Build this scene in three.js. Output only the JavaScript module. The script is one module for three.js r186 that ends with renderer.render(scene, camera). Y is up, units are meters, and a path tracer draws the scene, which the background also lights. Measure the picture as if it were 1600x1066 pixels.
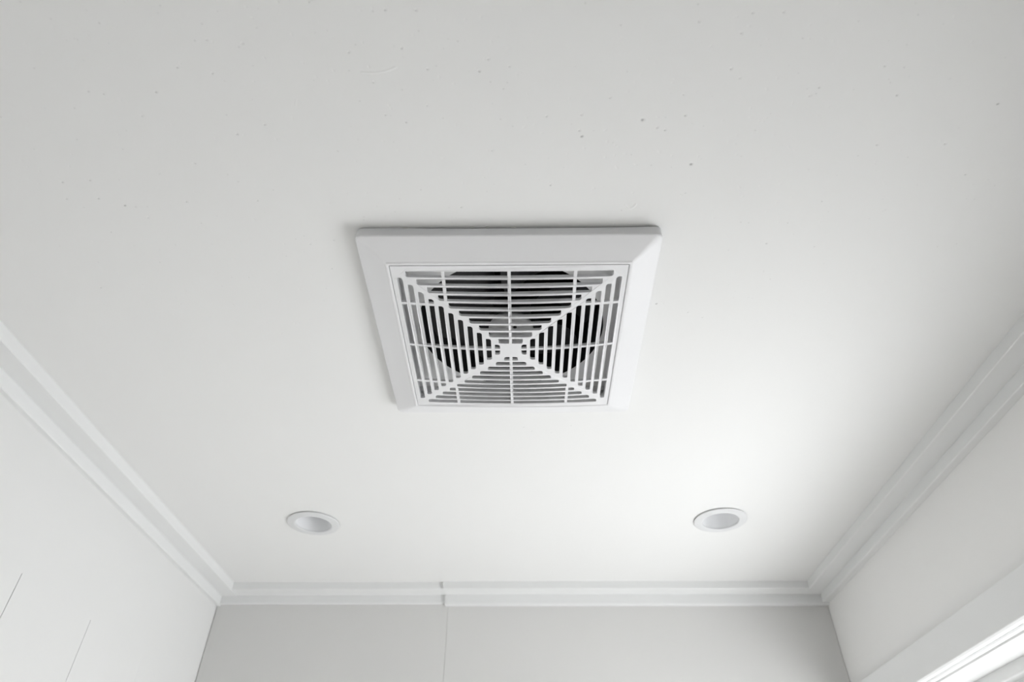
import * as THREE from 'three';
import { mergeGeometries } from 'three/addons/utils/BufferGeometryUtils.js';
import { RectAreaLightUniformsLib } from 'three/addons/lights/RectAreaLightUniformsLib.js';

// ---------- camera, sky, daylight, exposure ----------
const scene = new THREE.Scene();
scene.background = new THREE.Color().setRGB(0.95, 0.97, 1.0);
scene.backgroundIntensity = 9;
const used = {};
function numbered(name) {
  used[name] = (used[name] ?? -1) + 1;
  return used[name] ? name + '_' + String(used[name]).padStart(3, '0') : name;
}
const EYE = 1.75, H = 2.4;                               // eye height and ceiling height
const camera = new THREE.PerspectiveCamera(2 * Math.atan(533 / 1047.3) * 180 / Math.PI, 1600 / 1066, 0.02, 30);
{
  const right = new THREE.Vector3(0.9997, 0.0078, -0.0244), up = new THREE.Vector3(0.0100, 0.7575, 0.6527), back = new THREE.Vector3(0.0236, -0.6527, 0.7572);
  camera.quaternion.setFromRotationMatrix(new THREE.Matrix4().makeBasis(right, up, back));
  camera.position.set(0, EYE, 0);
  camera.focus = 0.95; camera.userData.fStop = 5;
}
scene.add(camera);
RectAreaLightUniformsLib.init();
const WIN = { z0: -1.66, z1: -0.62, y0: EYE - 0.85, y1: EYE + 0.337 };   // the window opening in the right wall
// daylight at a window: a panel just outside the glass, at x, facing sideways and leaning down or up by tilt
function daylight(o, x, towards, radiance, tilt, color) {
  const l = new THREE.RectAreaLight(new THREE.Color().setRGB(...color), radiance, o.z1 - o.z0 - 0.06, o.y1 - o.y0 - 0.08);
  l.name = numbered('daylight'); l.position.set(x, (o.y0 + o.y1) / 2, (o.z0 + o.z1) / 2);
  l.lookAt(x + towards, l.position.y + tilt, l.position.z);
  scene.add(l);
}
const LA = 11.5, SUN = 30;
if (SUN) {  // sun added for its bounce off the unseen lower left wall onto the right
  const sun = new THREE.DirectionalLight(new THREE.Color().setRGB(1, 0.97, 0.92), SUN);
  sun.name = 'sun'; sun.position.set(4, EYE + 3.4, -1.6); sun.target.position.set(0, EYE, -0.9); sun.target.name = 'sun_target';
  Object.assign(sun.shadow.camera, { left: -3, right: 3, top: 3, bottom: -3, near: 0.5, far: 12 });
  sun.castShadow = true; scene.add(sun, sun.target);
}
if (LA) daylight(WIN, 0.925, -1, LA, 0, [0.97, 0.985, 1.0]);
const renderer = new THREE.WebGLRenderer({ antialias: true });
renderer.toneMapping = THREE.LinearToneMapping;
renderer.toneMappingExposure = 0.3;
renderer.shadowMap.enabled = true;

// ---------- helpers ----------
let seed = 7;
const rnd = () => ((seed = (seed * 16807) % 2147483647) / 2147483647);
function mesh(name, geometry, material, parent = scene) {
  const m = new THREE.Mesh(geometry, material);
  m.name = numbered(name); m.castShadow = m.receiveShadow = true;
  parent.add(m);
  return m;
}
function struct(name, geometry, material) { const m = mesh(name, geometry, material); m.userData.kind = 'structure'; return m; }
function box(x0, x1, y0, y1, z0, z1) {
  const g = new THREE.BoxGeometry(x1 - x0, y1 - y0, z1 - z0);
  g.translate((x0 + x1) / 2, (y0 + y1) / 2, (z0 + z1) / 2);
  return g;
}
// a closed profile (a list of [a, b]) swept straight from one 3D frame to another; place(t, a, b) gives the point
function sweep(profile, place, steps = 1) {
  const pos = [], n = profile.length;
  const tri = (p, q, r) => pos.push(...p, ...q, ...r);
  for (let s = 0; s < steps; s++) for (let i = 0; i < n; i++) {
    const [a, b] = profile[i], [c, d] = profile[(i + 1) % n], t0 = s / steps, t1 = (s + 1) / steps;
    const A = place(t0, a, b), B = place(t0, c, d), C = place(t1, c, d), D = place(t1, a, b);
    tri(A, B, C); tri(A, C, D);
  }
  const flat = profile.map(([a, b]) => new THREE.Vector2(a, b));
  for (const f of THREE.ShapeUtils.triangulateShape(flat, [])) {
    const P = (t) => f.map((i) => place(t, ...profile[i]));
    const [p, q, r] = P(0), [u, v, w] = P(1);
    tri(p, r, q); tri(u, v, w);
  }
  return finish(pos);
}
function finish(pos) {
  const g = new THREE.BufferGeometry();
  g.setAttribute('position', new THREE.Float32BufferAttribute(pos, 3));
  g.computeVertexNormals();
  const uv = [];
  for (let i = 0; i < pos.length; i += 3) uv.push(pos[i] + pos[i + 1] * 0.3, pos[i + 2] + pos[i + 1]);
  g.setAttribute('uv', new THREE.Float32BufferAttribute(uv, 2));
  // turn the faces outwards if the signed volume says they point in
  let vol = 0;
  const a = new THREE.Vector3(), b = new THREE.Vector3(), c = new THREE.Vector3();
  for (let i = 0; i < pos.length; i += 9) vol += a.fromArray(pos, i).dot(b.fromArray(pos, i + 3).cross(c.fromArray(pos, i + 6)));
  if (vol < 0) {
    const p = g.attributes.position.array;
    for (let i = 0; i < p.length; i += 9) for (let k = 0; k < 3; k++) { const t = p[i + 3 + k]; p[i + 3 + k] = p[i + 6 + k]; p[i + 6 + k] = t; }
    g.computeVertexNormals();
  }
  return g;
}

// ---------- materials ----------
const std = (r, g, b, roughness, more = {}) => new THREE.MeshStandardMaterial({ color: new THREE.Color().setRGB(r, g, b), roughness, ...more });
// fine plaster and brush relief for painted walls, 0.5 m a tile
function noiseTexture(size, octaves, fill) {
  const h = new Float32Array(size * size);
  for (const [cells, amp] of octaves) {
    const lat = new Float32Array(cells * cells).map(() => rnd() - 0.5), k = cells / size;
    for (let j = 0; j < size; j++) for (let i = 0; i < size; i++) {
      const x = i * k, y = j * k, x0 = Math.floor(x), y0 = Math.floor(y);
      let u = x - x0, v = y - y0; u = u * u * (3 - 2 * u); v = v * v * (3 - 2 * v);
      const x1 = (x0 + 1) % cells, y1 = (y0 + 1) % cells;
      h[j * size + i] += amp * ((lat[y0 * cells + x0] * (1 - u) + lat[y0 * cells + x1] * u) * (1 - v) + (lat[y1 * cells + x0] * (1 - u) + lat[y1 * cells + x1] * u) * v);
    }
  }
  if (fill) fill(h, size);
  return h;
}
function dataTexture(size, pixel) {
  const d = new Uint8Array(size * size * 4);
  for (let i = 0; i < size * size; i++) { const v = pixel(i); d[i * 4] = v[0]; d[i * 4 + 1] = v[1]; d[i * 4 + 2] = v[2]; d[i * 4 + 3] = 255; }
  const t = new THREE.DataTexture(d, size, size);
  t.magFilter = THREE.LinearFilter; t.minFilter = THREE.LinearFilter; t.wrapS = t.wrapT = THREE.RepeatWrapping; t.needsUpdate = true;
  return t;
}
const clamp255 = (v) => Math.max(0, Math.min(255, Math.round(v)));
// ceiling relief: 1.6 m square, from x = -0.85, z = -1.75 (three) on; pits and filler marks where the plaster shows them
const CS = 2048, CW = 1.7, CX = -0.86, CZ = -1.8;
const pits = [[-0.278,0.302],[-0.312,0.298],[-0.352,0.325],[-0.319,0.332],[-0.456,0.349],[-0.441,0.352],[-0.385,0.351],[-0.412,0.378],[-0.283,0.391],[-0.317,0.402],[-0.129,0.391],[-0.150,0.382],[-0.156,0.345],[-0.099,0.332],[-0.486,0.496],[-0.474,0.498],[-0.466,0.515],[-0.552,0.485],[-0.513,0.485],[-0.544,0.461],[-0.510,0.459],[-0.323,0.492],[-0.409,0.492],[-0.202,0.264],[-0.231,0.263],[-0.132,0.273],[-0.103,0.274],[-0.104,0.372],[-0.175,0.313],[-0.122,0.310],[-0.037,0.323],[-0.047,0.335],[-0.016,0.331],[-0.038,0.428],[-0.079,0.506],[-0.584,0.634],[-0.245,0.555],[-0.277,0.561],[0.244,0.283],[0.215,0.283],[0.166,0.290],[0.209,0.302],[0.022,0.387],[0.059,0.386],[0.058,0.405],[0.061,0.412],[0.125,0.393],[0.142,0.403],[0.151,0.406],[0.170,0.389],[0.164,0.365],[0.218,0.348],[0.207,0.338],[0.187,0.450],[0.387,0.429],[0.461,0.429],[0.503,0.470],[0.360,0.338],[0.385,0.370],[0.303,0.570],[0.179,0.678],[0.226,0.696],[0.248,0.707],[0.302,0.360],[0.295,0.369],[0.494,0.382],[0.028,0.476],[0.088,0.367],[-0.009,0.985],[0.005,0.998],[0.039,1.002],[0.073,0.981]];
const big = { 46: 1.7, 53: 1.9, 14: 1.3, 45: 1.4, 65: 1.2, 60: 1.2 };
const ceilingHeight = noiseTexture(CS, [[9, 0.10], [31, 0.06], [140, 0.03], [700, 0.02]], (h, n) => {
  const spot = (x, z, r, depth, stretch = 1, turn = 0) => {
    const u = ((x - CX) / CW) * n, v = ((-z - CZ) / CW) * n, R = (r / CW) * n, m = Math.ceil(R * stretch + 2), c = Math.cos(turn), s = Math.sin(turn);
    for (let j = -m; j <= m; j++) for (let i = -m; i <= m; i++) {
      const a = ((i - (u % 1)) * c + (j - (v % 1)) * s) / stretch, b = -(i - (u % 1)) * s + (j - (v % 1)) * c, d = Math.hypot(a, b) / R;
      const p = (Math.floor(v) + j) * n + Math.floor(u) + i;
      if (d < 1 && p >= 0 && p < n * n) h[p] -= depth * (1 - d * d) ** 1.5;
    }
  };
  pits.forEach(([x, z], i) => spot(x, z, 0.0016 * (big[i] ?? 0.85 + 0.35 * rnd()), 1.3, 1 + rnd() * 0.5, rnd() * 3));
  for (let i = 0; i < 260; i++) spot(-0.6 + 1.15 * rnd() ** 0.9, 0.24 + 0.5 * rnd() ** 1.6, 0.0007 + 0.0005 * rnd(), 0.8, 1 + rnd(), rnd() * 3);
  for (let i = 0; i < 50; i++) spot(-0.1 + 0.42 * rnd(), 0.3 + 0.2 * rnd(), 0.0009 + 0.0006 * rnd(), 0.7, 1 + 2 * rnd(), rnd() * 3);
  for (let k = 0; k < 24; k++) {                           // a raised trowel line and a crescent of filler
    const t = k / 23;
    spot(-0.166 + 0.035 * t, 0.334 - 0.005 * t + 0.003 * Math.sin(t * 3), 0.0012, -0.5, 2, 0.1);
    spot(0.118 + 0.013 * t, 0.506 + 0.006 * Math.sin(t * Math.PI), 0.0014, -0.8);
  }
  for (let k = 0; k < 8; k++) spot(-0.244 + 0.0004 * k, 0.369 - 0.0009 * k, 0.0012, -0.5);
});
const darkSpecks = new Float32Array(CS * CS);  // darker specks at the pits and scattered between them
{
  const speck = (x, z, r, k) => {
    const u = ((x - CX) / CW) * CS, v = ((-z - CZ) / CW) * CS, R = (r / CW) * CS, m = Math.ceil(R + 1);
    for (let j = -m; j <= m; j++) for (let i = -m; i <= m; i++) {
      const X = Math.floor(u) + i, Y = Math.floor(v) + j, d = Math.hypot(X + 0.5 - u, Y + 0.5 - v) / R;
      if (d < 1 && X >= 0 && Y >= 0 && X < CS && Y < CS) darkSpecks[Y * CS + X] = Math.max(darkSpecks[Y * CS + X], k * (1 - d * d));
    }
  };
  pits.forEach(([x, z], i) => { speck(x, z, 0.0011 * (big[i] ?? 0.9), big[i] ? 0.5 : 0.2 + 0.25 * rnd()); if (big[i]) speck(x + 0.0012, z - 0.0006, 0.0009, 0.4); });
  for (let i = 0; i < 260; i++) speck(-0.6 + 1.15 * rnd(), 0.25 + 0.42 * rnd() ** 1.5, 0.0007 + 0.0004 * rnd(), 0.08 + 0.2 * rnd() ** 2);
}
const ceilingMap = dataTexture(CS, (i) => { const v = clamp255(255 * (1 - darkSpecks[i])); return [v, v, v]; });
const ceilingBump = dataTexture(CS, (i) => { const v = clamp255(170 + 85 * ceilingHeight[i]); return [v, v, v]; });
const wallHeight = noiseTexture(512, [[16, 0.5], [60, 0.35], [220, 0.3]]);
const wallBump = dataTexture(512, (i) => { const v = clamp255(128 + 90 * wallHeight[i]); return [v, v, v]; });
wallBump.repeat.set(2, 2);
const M = {
  ceiling: std(0.86, 0.86, 0.85, 0.9, { map: ceilingMap, bumpMap: ceilingBump, bumpScale: 0.0012 }),
  wall: std(0.90, 0.895, 0.88, 0.8, { bumpMap: wallBump, bumpScale: 0.0003 }),  // same paint as the back wall, lightened to stand in for light
  wallBack: std(0.73, 0.725, 0.71, 0.8, { bumpMap: wallBump, bumpScale: 0.0003 }),  // same white paint, the shade on the back wall put into its colour
  panel: std(0.82, 0.82, 0.81, 0.55, { bumpMap: wallBump, bumpScale: 0.0002 }),
  trim: std(0.85, 0.855, 0.85, 0.5, { bumpMap: wallBump, bumpScale: 0.00015 }),
  plastic: std(0.82, 0.82, 0.83, 0.38),
  housing: std(0.82, 0.82, 0.82, 0.5),
  blade: std(0.022, 0.022, 0.023, 0.5),  // blades and hub: pale plastic, shade behind the grille put into the colour
  duct: std(0.006, 0.006, 0.0065, 0.7),  // near-black stands in for the shade inside the duct
  motor: std(0.62, 0.62, 0.62, 0.5),
  screw: std(0.35, 0.35, 0.34, 0.35, { metalness: 0.8 }),
  lampTrim: std(0.76, 0.765, 0.77, 0.4),
  reflector: std(0.92, 0.925, 0.935, 0.35),
  lens: std(0.85, 0.85, 0.85, 0.4),
  caulk: std(0.78, 0.78, 0.75, 0.8),
  floor: std(0.80, 0.79, 0.77, 0.5),
  glass: new THREE.MeshPhysicalMaterial({ color: 0xffffff, transmission: 1, roughness: 0, thickness: 0 }),
};

// ---------- room shell: right wall x = 0.7535, left wall x = -0.812, back wall z = -1.747 ----------
const XL = -0.812, XR = 0.7535, ZB = -1.747, ZF = 1.35, VENT = { x: -0.0243, z: -0.7268, turn: 0.0092 };
const LAMPS = [[-0.4705, -1.3545], [0.4078, -1.3465]];
{
  // ceiling board with the square cut-out of the fan and the two round ones of the downlights
  const s = new THREE.Shape([[XL - 0.2, ZF + 0.1], [XR + 0.2, ZF + 0.1], [XR + 0.2, ZB - 0.1], [XL - 0.2, ZB - 0.1]].map(([x, z]) => new THREE.Vector2(x, -z)));
  const c = 0.158;
  s.holes.push(new THREE.Path([[-c, -c], [-c, c], [c, c], [c, -c]].map(([x, z]) => new THREE.Vector2(VENT.x + x, -VENT.z - z))));
  for (const [x, z] of LAMPS) { const p = new THREE.Path(); p.absarc(x, -z, 0.0455, 0, Math.PI * 2, true); s.holes.push(p); }
  const g = new THREE.ExtrudeGeometry(s, { depth: 0.02, bevelEnabled: false, curveSegments: 40 });
  g.rotateX(-Math.PI / 2); g.translate(0, H, 0);
  const p = g.attributes.position, uv = [];
  for (let i = 0; i < p.count; i++) uv.push((p.getX(i) - CX) / CW, (p.getZ(i) - CZ) / CW);
  g.setAttribute('uv', new THREE.Float32BufferAttribute(uv, 2));
  struct('ceiling', g, M.ceiling);
}
const metricUV = (g) => { const p = g.attributes.position, n = g.attributes.normal, uv = []; for (let i = 0; i < p.count; i++) { const ax = Math.abs(n.getX(i)), ay = Math.abs(n.getY(i)); uv.push(ax > 0.5 ? p.getZ(i) : p.getX(i), ay > 0.5 ? p.getZ(i) : p.getY(i)); } g.setAttribute('uv', new THREE.Float32BufferAttribute(uv, 2)); return g; };
const mbox = (...a) => metricUV(box(...a));
struct('floor', mbox(XL - 0.2, XR + 0.2, -0.1, 0, ZB - 0.1, ZF + 0.1), M.floor);
const wallWithWindow = (x0, x1, o) => mergeGeometries([mbox(x0, x1, 0, o.y0, ZB, ZF), mbox(x0, x1, o.y1, H, ZB, ZF), mbox(x0, x1, o.y0, o.y1, ZB, o.z0), mbox(x0, x1, o.y0, o.y1, o.z1, ZF)]);
const wallLeft = struct('wall_left', mbox(XL - 0.16, XL, 0, H, ZB, ZF), M.panel);
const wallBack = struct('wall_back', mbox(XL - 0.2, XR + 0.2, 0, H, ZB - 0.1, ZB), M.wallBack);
struct('wall_front', mbox(XL - 0.2, XR + 0.2, 0, H, ZF, ZF + 0.1), M.wall);
struct('wall_right', wallWithWindow(XR, XR + 0.16, WIN), M.wall);
// boards lining the left wall, below a plain upper strip; two of the upright joints stand open
{
  const top = EYE + 0.411, joints = [-0.593, -0.812, -1.0335, -1.2525, -1.4715, ZB + 0.0125], gap = [0.0003, 0.0003, 0.0017, 0.0013, 0.0002, 0];
  let z = ZF;
  joints.forEach((j, i) => {
    const g = metricUV(box(XL, XL + 0.0018, 0.002, top, j + gap[i], z));
    mesh('wall_panel', g, M.panel, wallLeft); z = j;
  });
}
// two boards on the back wall, the right one a little prouder, meeting under the joint of the cornice
const JX = -0.2105;
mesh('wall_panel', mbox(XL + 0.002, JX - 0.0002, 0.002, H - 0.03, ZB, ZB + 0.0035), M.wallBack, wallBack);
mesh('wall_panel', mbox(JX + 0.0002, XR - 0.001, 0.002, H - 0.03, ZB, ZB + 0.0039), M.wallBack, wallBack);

// stepped cornice; profile [distance from wall, drop below ceiling]
const step = (d1, y1, d2, y2, e = 0.0012) => [[0, 0], [d1, 0], [d1, -y1 + e], [d1 - e, -y1], [d2, -y1], [d2, -y2 + e], [d2 - e, -y2], [0, -y2]];
const profL = step(0.049, 0.0210, 0.010, 0.0437), profR = step(0.0565, 0.0195, 0.0165, 0.0402), profB = step(0.052, 0.0190, 0.012, 0.0400), profB2 = step(0.0565, 0.0192, 0.0175, 0.0445);
struct('trim_1', sweep(profL, (t, d, y) => [XL + d, H + y, ZF + t * (ZB - ZF)]), M.trim);
struct('trim_2', sweep(profR, (t, d, y) => [XR - d, H + y, ZF + t * (ZB - ZF)]), M.trim);
const trimBack = struct('trim_3', sweep(profB, (t, d, y) => [XL + t * (-0.2315 - XL), H + y, ZB + d]), M.trim);
mesh('joint_filler', sweep(step(0.0504, 0.0182, 0.0106, 0.0388), (t, d, y) => [-0.2325 + t * 0.022, H + y, ZB + d]), M.trim, trimBack);
struct('trim_4', sweep(profB2, (t, d, y) => [-0.2215 + 0.08 * (0.0565 - d) + t * (XR + 0.2215 - 0.08 * (0.0565 - d)), H + y, ZB + d]), M.trim);

// window in the right wall: moulded casing, lining with a stop, sash, glass
for (const [name, x, turn, o] of [['window_1', XR, 0, WIN]]) {
  const w = new THREE.Group(); w.name = name; w.userData.kind = 'structure';
  w.position.set(x, EYE, (o.z0 + o.z1) / 2); w.rotation.y = turn; scene.add(w);
  const L = o.z1 - o.z0, hT = o.y1 - EYE, hB = o.y0 - EYE, half = L / 2;
  // casing profile: [towards the room, away from the opening]; beads at the inner edge
  const arc = (cx, cy, r, a0, a1, n) => Array.from({ length: n + 1 }, (_, i) => { const a = a0 + (a1 - a0) * i / n; return [cx + r * Math.cos(a), cy + r * Math.sin(a)]; });
  const prof = [[0, 0.069], [0.0195, 0.069], [0.0200, 0.0685], [0.0200, 0.0116], [0.0195, 0.0106], [0.0165, 0.0082], [0.0128, 0.0064], [0.0120, 0.0061], [0.0117, 0.0095], [0.0100, 0.0095],
    [0.0096, 0.0060], [0.0075, 0.0042], [0.0040, 0.0024], [0.0030, 0.0021], [0.0027, 0.0026], [0.0023, 0.0026], [0.0014, 0.0006], [0.0008, -0.0006], [0, -0.0006]];
  // one mitred length for the head, two for the sides, one for the bottom
  mesh('casing', sweep(prof, (t, d, o) => [-d, hT + o, (t ? 1 : -1) * (half + o)]), M.trim, w);
  mesh('casing', sweep(prof, (t, d, o) => [-d, hB - o, (t ? 1 : -1) * (half + o)]), M.trim, w);
  for (const s of [-1, 1]) mesh('casing', sweep(prof, (t, d, o) => [-d, t ? hT + o : hB - o, s * (half + o)]), M.trim, w);
  // lining with a stop that comes down 65 mm in
  const e = 0.004, stop = [[0.001, 0], [0.062, 0], [0.062, -0.0205 + e], ...arc(0.062 + e, -0.0205 + e, e, Math.PI, Math.PI * 1.5, 5), [0.085, -0.0205], [0.085, -0.032], [0.125, -0.032], [0.125, 0.012], [0.001, 0.012]].map(([d, o]) => [d, o < 0.001 && o > -0.001 ? o - 0.0006 : Math.min(o, -0.0001)]);
  mesh('lining', sweep(stop, (t, d, o) => [d, hT + o, (t ? 1 : -1) * (half + o)]), M.trim, w);
  mesh('lining', sweep(stop, (t, d, o) => [d, hB - o, (t ? 1 : -1) * (half + o)]), M.trim, w);
  for (const s of [-1, 1]) mesh('lining', sweep(stop, (t, d, o) => [d, t ? hT + o : hB - o, s * (half + o)]), M.trim, w);
  const i = 0.0205;
  const sash = mesh('sash', mergeGeometries([box(0.087, 0.123, hT - i - 0.055, hT - 0.032, -half + 0.033, half - 0.033), box(0.087, 0.123, hB + 0.032, hB + i + 0.06, -half + 0.033, half - 0.033),
    ...[-1, 1].map((s) => box(0.087, 0.123, hB + i + 0.06, hT - i - 0.055, s * (half - 0.055) - 0.022, s * (half - 0.055) + 0.022))]), M.trim, w);
  mesh('pane', box(0.103, 0.106, hB + 0.07, hT - 0.065, -half + 0.07, half - 0.07), M.glass, sash);
}

// ---------- ceiling exhaust fan: origin on the ceiling, +z towards the camera ----------
const fan = new THREE.Group();
fan.name = 'exhaust_fan'; fan.position.set(VENT.x, H, VENT.z); fan.rotation.y = VENT.turn;
fan.userData = { label: 'square white plastic exhaust fan with a slatted grille over blades coloured dark for shade, set in the ceiling', category: 'exhaust fan' };
scene.add(fan);
const S = 0.1900, G = 0.1512, DL = 0.0150, DG = 0.0281, T = 0.0042;
// the cover bellies down a little towards its middle and along its far edge
const drop = (x, z) => {
  const u = Math.min(1, Math.abs(x) / G), v = Math.min(1, Math.abs(z) / G);
  return 0.0120 * (1 - u ** 2) * (z > 0 ? 1 - v ** 2 : 1 - 0.72 * v ** 2);
};
// bezel: loops of a rounded square, lofted
{
  const NS = 14, NC = 8, loop = (h, r, y) => {
    const pts = [];
    for (let q = 0; q < 4; q++) {
      const c = Math.cos(q * Math.PI / 2), s = Math.sin(q * Math.PI / 2), put = (x, z) => { const X = x * c - z * s, Z = x * s + z * c; pts.push([X, (typeof y === 'function' ? y(X, Z) : y) - drop(X, Z) * Math.min(1, 0.8 * Math.max(0, -(typeof y === 'function' ? -0.002 : y)) / DG + (h < G + 0.004 ? 0.2 : 0)), Z]); };
      for (let i = 0; i <= NS; i++) put(h, (-1 + 2 * i / NS) * (h - r));
      for (let i = 1; i < NC; i++) { const a = i / NC * Math.PI / 2; put(h - r + r * Math.cos(a), h - r + r * Math.sin(a)); }
    }
    return pts;
  };
  // along the near side the bezel stands a hair off the plaster, so a dark line shows
  const seat = (x, z) => -(z > 0.17 ? 0.0022 * Math.max(0, 1 - (Math.abs(x - 0.03) / 0.165) ** 4) : 0) - 0.0001;
  const loops = [loop(G + 0.0003, 0.0016, -0.010), loop(S - 0.004, 0.006, -0.0015), loop(S - 0.0012, 0.0085, seat), loop(S, 0.009, (x, z) => seat(x, z) - 0.0008), loop(S, 0.009, -DL + 0.0012), loop(S - 0.0004, 0.0088, -DL), loop(S - 0.0016, 0.0084, -DL - 0.0009),
    loop(G + 0.0056, 0.0036, -DG + 0.0008), loop(G + 0.0042, 0.0034, -DG - 0.0001), loop(G + 0.0022, 0.0026, -DG - 0.0004), loop(G + 0.0009, 0.0020, -DG - 0.0001), loop(G + 0.0003, 0.0016, -DG + 0.0006)];
  const pos = [], n = loops[0].length;
  for (let k = 0; k < loops.length; k++) {
    const A = loops[k], B = loops[(k + 1) % loops.length];
    for (let i = 0; i < n; i++) { const j = (i + 1) % n; pos.push(...A[i], ...B[i], ...B[j], ...A[i], ...B[j], ...A[j]); }
  }
  mesh('bezel', finish(pos), M.plastic, fan);
}
// slots of the grille, outwards from the middle; [inner edge, outer edge, half length] on each of the four sides
const RR = 0.0036, row = (n, inner, pitch, width, half, grow) => Array.from({ length: n }, (_, k) => [inner + pitch * k, inner + pitch * k + width, half + grow * k]);
const side = row(11, 0.0151, 0.01220, 0.0073, 0.0109, 0.0120);
const far = row(11, 0.0163, 0.01168, 0.0078, 0.0099, 0.01226);
const near = row(10, 0.0133, 0.01320, 0.0098, 0.0172, 0.01285);
// side q: 0 right (+x), 1 near (+z), 2 left (-x), 3 far (-z); r outwards, s along
const sides = [side, near, side, far];
const at = (q, r, s) => q === 0 ? [r, s] : q === 1 ? [s, r] : q === 2 ? [-r, s] : [s, -r];
// a flat piece of the grille: outline [x, z], from the front face up through the thickness, following the belly
function plate2(outline, t = T, lift = 0, holes = []) {
  const V = (p) => new THREE.Vector2(p[0], p[1]), all = [outline, ...holes].flat(), tris = THREE.ShapeUtils.triangulateShape(outline.map(V), holes.map((h) => h.map(V))), pos = [];
  const front = ([x, z]) => [x, -DG + lift - drop(x, z), z], rear = ([x, z]) => [x, -DG + lift + t - drop(x, z), z];
  for (const f of tris) { pos.push(...f.flatMap((i) => front(all[i])), ...[f[0], f[2], f[1]].flatMap((i) => rear(all[i]))); }
  for (const ring of [outline, ...holes]) ring.forEach((a, i) => { const b = ring[(i + 1) % ring.length]; pos.push(...front(a), ...rear(a), ...rear(b), ...front(a), ...rear(b), ...front(b)); });
  // consistent facing: walls and caps agree when the outline is wound either way because both sides are drawn
  return flatFaces(pos);
}
function flatFaces(pos) {
  const g = new THREE.BufferGeometry();
  g.setAttribute('position', new THREE.Float32BufferAttribute(pos, 3));
  g.computeVertexNormals();
  g.setAttribute('uv', new THREE.Float32BufferAttribute(new Float32Array(pos.length / 3 * 2), 2));
  return g;
}
M.grille = M.plastic.clone(); M.grille.side = THREE.DoubleSide;
// a strip with ends at given [s] on its inner and outer edge, cut into lengths so that it follows the belly
function strip(q, r0, r1, a0, b0, a1, b1, n, t, lift) {
  const inner = [], outer = [];
  for (let i = 0; i <= n; i++) { inner.push(at(q, r0, a0 + (b0 - a0) * i / n)); outer.push(at(q, r1, a1 + (b1 - a1) * i / n)); }
  return [...inner, ...outer.reverse()];
}
const ringAt = (q, k) => sides[q][k];
// border: square outside, outer slots inside
const edgePts = (h, n) => { const o = []; for (const [ax, az, bx, bz] of [[-h, -h, h, -h], [h, -h, h, h], [h, h, -h, h], [-h, h, -h, -h]]) for (let i = 0; i < n; i++) o.push([ax + (bx - ax) * i / n, az + (bz - az) * i / n]); return o; };
const innerHole = [];
for (const q of [3, 0, 1, 2]) { const [, o, h] = sides[q].at(-1), flip = q === 1 || q === 2 ? -1 : 1; for (let i = 0; i <= 10; i++) innerHole.push(at(q, o, flip * h * (-1 + i / 5))); }
const grille = mesh('grille', plate2(edgePts(G - 0.0005, 12), T + 0.006, 0, [innerHole]), M.grille, fan);
grille.userData.label = 'white slatted square grille';
// middle plate
const hub8 = [];
for (const q of [3, 0, 1, 2]) { const [i, , h] = sides[q][0], flip = q === 1 || q === 2 ? -1 : 1, e = h - RR; hub8.push(at(q, i, -flip * e), at(q, i, flip * e)); }
mesh('center_plate', plate2(hub8), M.grille, grille);
// slats between neighbouring slots
for (let q = 0; q < 4; q++) for (let k = 0; k + 1 < sides[q].length; k++) {
  const [, o, h] = sides[q][k], [i2, , h2] = sides[q][k + 1], e = h2 - RR;
  mesh('slat', plate2(strip(q, o, i2, -h, h, -e, e, 12)), M.grille, grille);
}
// diagonal ribs, stepped by the slot ends
const endRun = (q, sgn) => {
  const pts = [];
  for (const [i, o, h] of sides[q]) {
    for (let a = 0; a <= 4; a++) { const w = a / 4 * Math.PI / 2; pts.push(at(q, i + RR - RR * Math.cos(w), sgn * (h - RR + RR * Math.sin(w)))); }
    const f = 0.0008; pts.push(at(q, o - f, sgn * h), at(q, o, sgn * (h - f * 0.3)), at(q, o, sgn * h));
  }
  return pts;
};
for (const [qa, sa, qb, sb] of [[0, 1, 1, 1], [1, -1, 2, 1], [2, -1, 3, -1], [3, 1, 0, -1]])
  mesh('diagonal_rib', plate2([...endRun(qa, sa), ...endRun(qb, sb).reverse()]), M.grille, grille);
// cross ribs through the middle and the short ones at the corners
const RW = 0.0021, inset = 0.0003;
for (let q = 0; q < 4; q++) {
  const L = sides[q], rEnd = L.at(-1)[1] + 0.0005;
  mesh('rib', plate2(ribOutline(q, 0, 0.0125, rEnd), T - 0.0006, inset), M.grille, grille);
  for (const s of [-1, 1]) {
    const c = s * 0.0845, start = L.find(([, , h]) => h > 0.0845 + RW)[0] - 0.001;
    mesh('short_rib', plate2(ribOutline(q, c, start, rEnd), T - 0.0006, inset), M.grille, grille);
  }
}
function ribOutline(q, c, r0, r1) {
  const a = [], b = [];
  for (let i = 0; i <= 12; i++) { const r = r0 + (r1 - r0) * i / 12; a.push(at(q, r, c - RW)); b.push(at(q, r, c + RW)); }
  return [...a, ...b.reverse()];
}
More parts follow.
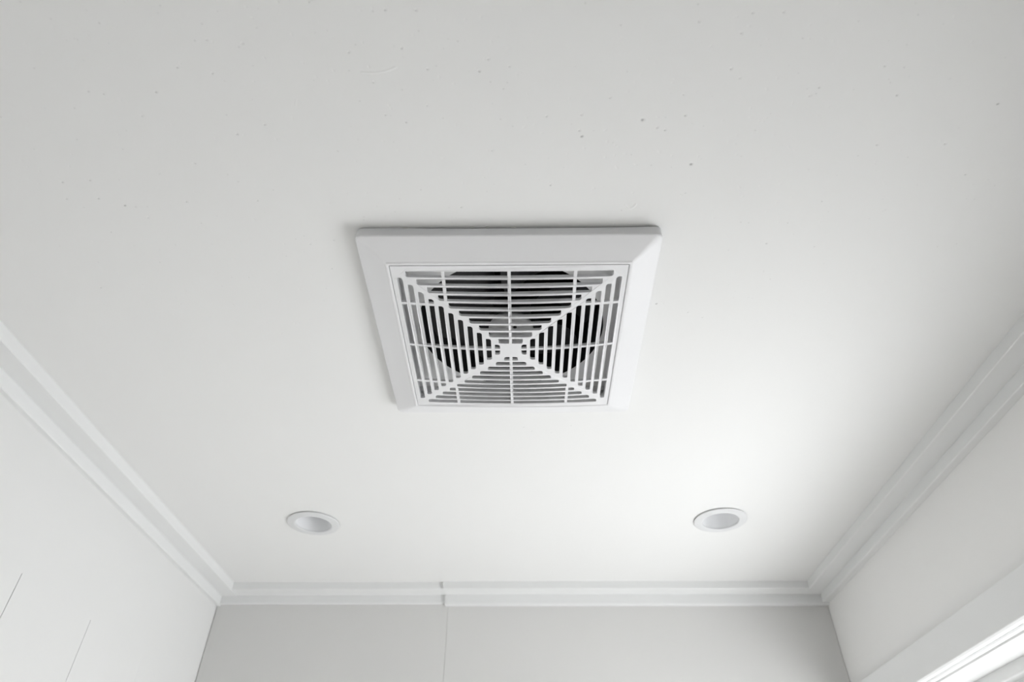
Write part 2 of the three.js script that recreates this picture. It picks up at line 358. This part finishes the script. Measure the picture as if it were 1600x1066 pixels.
// housing behind the grille: plate with a round throat, its far strip set back; skirt; duct
{
  const sq = (h) => [[-h, -h], [h, -h], [h, h], [-h, h]];
  const R0 = 0.1335;
  const full = new THREE.Shape(sq(0.1505).map((p) => new THREE.Vector2(...p)));
  const hole = new THREE.Path(); hole.absarc(0, 0, R0, 0, Math.PI * 2, true); full.holes.push(hole);
  const g = new THREE.ExtrudeGeometry(full, { depth: 0.003, bevelEnabled: false, curveSegments: 64 });
  g.rotateX(Math.PI / 2); g.translate(0, 0.004, 0);
  const skirt = [-1, 1].flatMap((s) => [box(s * 0.1515 - 0.001, s * 0.1515 + 0.001, -0.012, 0.02, -0.1525, 0.1525), box(-0.1525, 0.1525, -0.012, 0.02, s * 0.1515 - 0.001, s * 0.1515 + 0.001)]);
  // a low step along the far edge and rounded mouldings in the corners
  const ledge = box(-0.150, 0.150, -0.0075, 0.002, -0.1505, -0.1400);
  const part = mesh('housing', mergeGeometries([g, ...skirt.map((b) => b.toNonIndexed()), ledge.toNonIndexed()].map((b) => { b.clearGroups?.(); return b; })), M.housing, fan);
  for (const [x, z] of [[-0.128, 0.128], [0.128, 0.128], [-0.128, -0.128], [0.128, -0.128]]) {
    const c = new THREE.LatheGeometry([[0, -0.0022], [0.0022, -0.002], [0.0032, -0.001], [0.0034, 0.001], [0, 0.001]].map((p) => new THREE.Vector2(...p)), 20);
    c.translate(x, 0.0015, z); mesh('screw', c, M.screw, part);
  }
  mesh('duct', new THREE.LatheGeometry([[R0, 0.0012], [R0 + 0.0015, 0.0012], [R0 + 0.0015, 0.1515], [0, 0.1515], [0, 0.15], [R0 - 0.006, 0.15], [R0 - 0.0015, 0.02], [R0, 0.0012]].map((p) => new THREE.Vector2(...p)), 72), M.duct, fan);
  // motor cover in the middle and six swept blades behind it
  const m = mesh('motor_cover', new THREE.LatheGeometry([[0, -0.0075], [0.021, -0.0072], [0.028, -0.0062], [0.0315, -0.0040], [0.0325, -0.0010], [0.0325, 0.0015], [0.030, 0.0030], [0.0285, 0.010], [0, 0.010]].map((p) => new THREE.Vector2(...p)), 48), M.motor, fan);
  const sc = new THREE.LatheGeometry([[0, -0.0022], [0.0018, -0.0020], [0.0026, -0.001], [0.0026, 0.002], [0, 0.002]].map((p) => new THREE.Vector2(...p)), 16);
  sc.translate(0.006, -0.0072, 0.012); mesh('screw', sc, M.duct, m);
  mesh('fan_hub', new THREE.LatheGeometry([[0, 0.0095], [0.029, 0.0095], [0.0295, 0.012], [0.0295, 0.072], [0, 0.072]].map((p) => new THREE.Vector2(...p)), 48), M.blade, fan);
  const NB = 6, NU = 12, NV = 6;
  for (let b = 0; b < NB; b++) {
    const P = (u, v, o) => {
      const r = 0.027 + u * 0.100, wid = 0.30 + 0.16 * Math.sin(u * 2.2), a = b * Math.PI * 2 / NB + 0.35 - 0.35 * u * u + (v - 0.5) * 2 * wid, y = 0.046 - (v - 0.5) * 0.034 * (1 - 0.25 * u) + o;
      return [r * Math.cos(a), y, r * Math.sin(a)];
    };
    const pos = [], quad = (A, B, C, D) => pos.push(...A, ...B, ...C, ...A, ...C, ...D);
    for (let i = 0; i < NU; i++) for (let j = 0; j < NV; j++) {
      const u0 = i / NU, u1 = (i + 1) / NU, v0 = j / NV, v1 = (j + 1) / NV;
      quad(P(u0, v0, 0), P(u1, v0, 0), P(u1, v1, 0), P(u0, v1, 0)); quad(P(u0, v0, 0.0016), P(u0, v1, 0.0016), P(u1, v1, 0.0016), P(u1, v0, 0.0016));
    }
    for (let i = 0; i < NU; i++) for (const v of [0, 1]) { const u0 = i / NU, u1 = (i + 1) / NU; quad(P(u0, v, 0), P(u1, v, 0), P(u1, v, 0.0016), P(u0, v, 0.0016)); }
    for (let j = 0; j < NV; j++) for (const u of [0, 1]) { const v0 = j / NV, v1 = (j + 1) / NV; quad(P(u, v0, 0), P(u, v1, 0), P(u, v1, 0.0016), P(u, v0, 0.0016)); }
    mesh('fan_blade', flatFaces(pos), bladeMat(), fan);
  }
}
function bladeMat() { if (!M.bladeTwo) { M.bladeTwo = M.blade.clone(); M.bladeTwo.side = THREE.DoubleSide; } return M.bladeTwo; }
// crumbs of filler bridging the gap along the near edge
for (const [x, w] of [[-0.128, 0.010], [-0.045, 0.006], [-0.026, 0.005], [0.006, 0.007]]) {
  const g = new THREE.SphereGeometry(1, 12, 8); g.scale(w / 2, 0.0010, 0.0012); g.translate(x, -0.0008, S - 0.0002);
  mesh('filler_crumb', g, M.caulk, fan);
}

// ---------- two unlit recessed downlights ----------
function downlight([x, z], label) {
  const d = new THREE.Group(); d.name = numbered('recessed_downlight'); d.position.set(x, H, z);
  d.userData = { label, category: 'downlight', group: 'recessed downlights in the ceiling' };
  scene.add(d);
  const lathe = (pts, n = 72) => new THREE.LatheGeometry(pts.map((p) => new THREE.Vector2(...p)), n);
  mesh('trim_ring', lathe([[0.0385, 0.0005], [0.0545, -0.0010], [0.0555, -0.0016], [0.0558, -0.0024], [0.0552, -0.0032], [0.0530, -0.0038], [0.0420, -0.0050], [0.0395, -0.0049], [0.0380, -0.0040], [0.0376, -0.0020], [0.0385, 0.0005]]), M.lampTrim, d);
  mesh('reflector', lathe([[0.0378, -0.0022], [0.0440, 0.0010], [0.0440, 0.062], [0, 0.062], [0, 0.058], [0.0300, 0.058], [0.0345, 0.040], [0.0372, 0.012], [0.0378, -0.0022]]), M.reflector, d);
  mesh('lens', lathe([[0, 0.046], [0.018, 0.0465], [0.027, 0.048], [0.030, 0.050], [0.030, 0.057], [0, 0.057]], 48), M.lens, d);
  return d;
}
downlight(LAMPS[0], 'round white unlit downlight near the left wall cornice, its bowl half bright and half grey');
downlight(LAMPS[1], 'round white unlit downlight near the right wall cornice and window, its bowl evenly pale grey');

renderer.render(scene, camera);
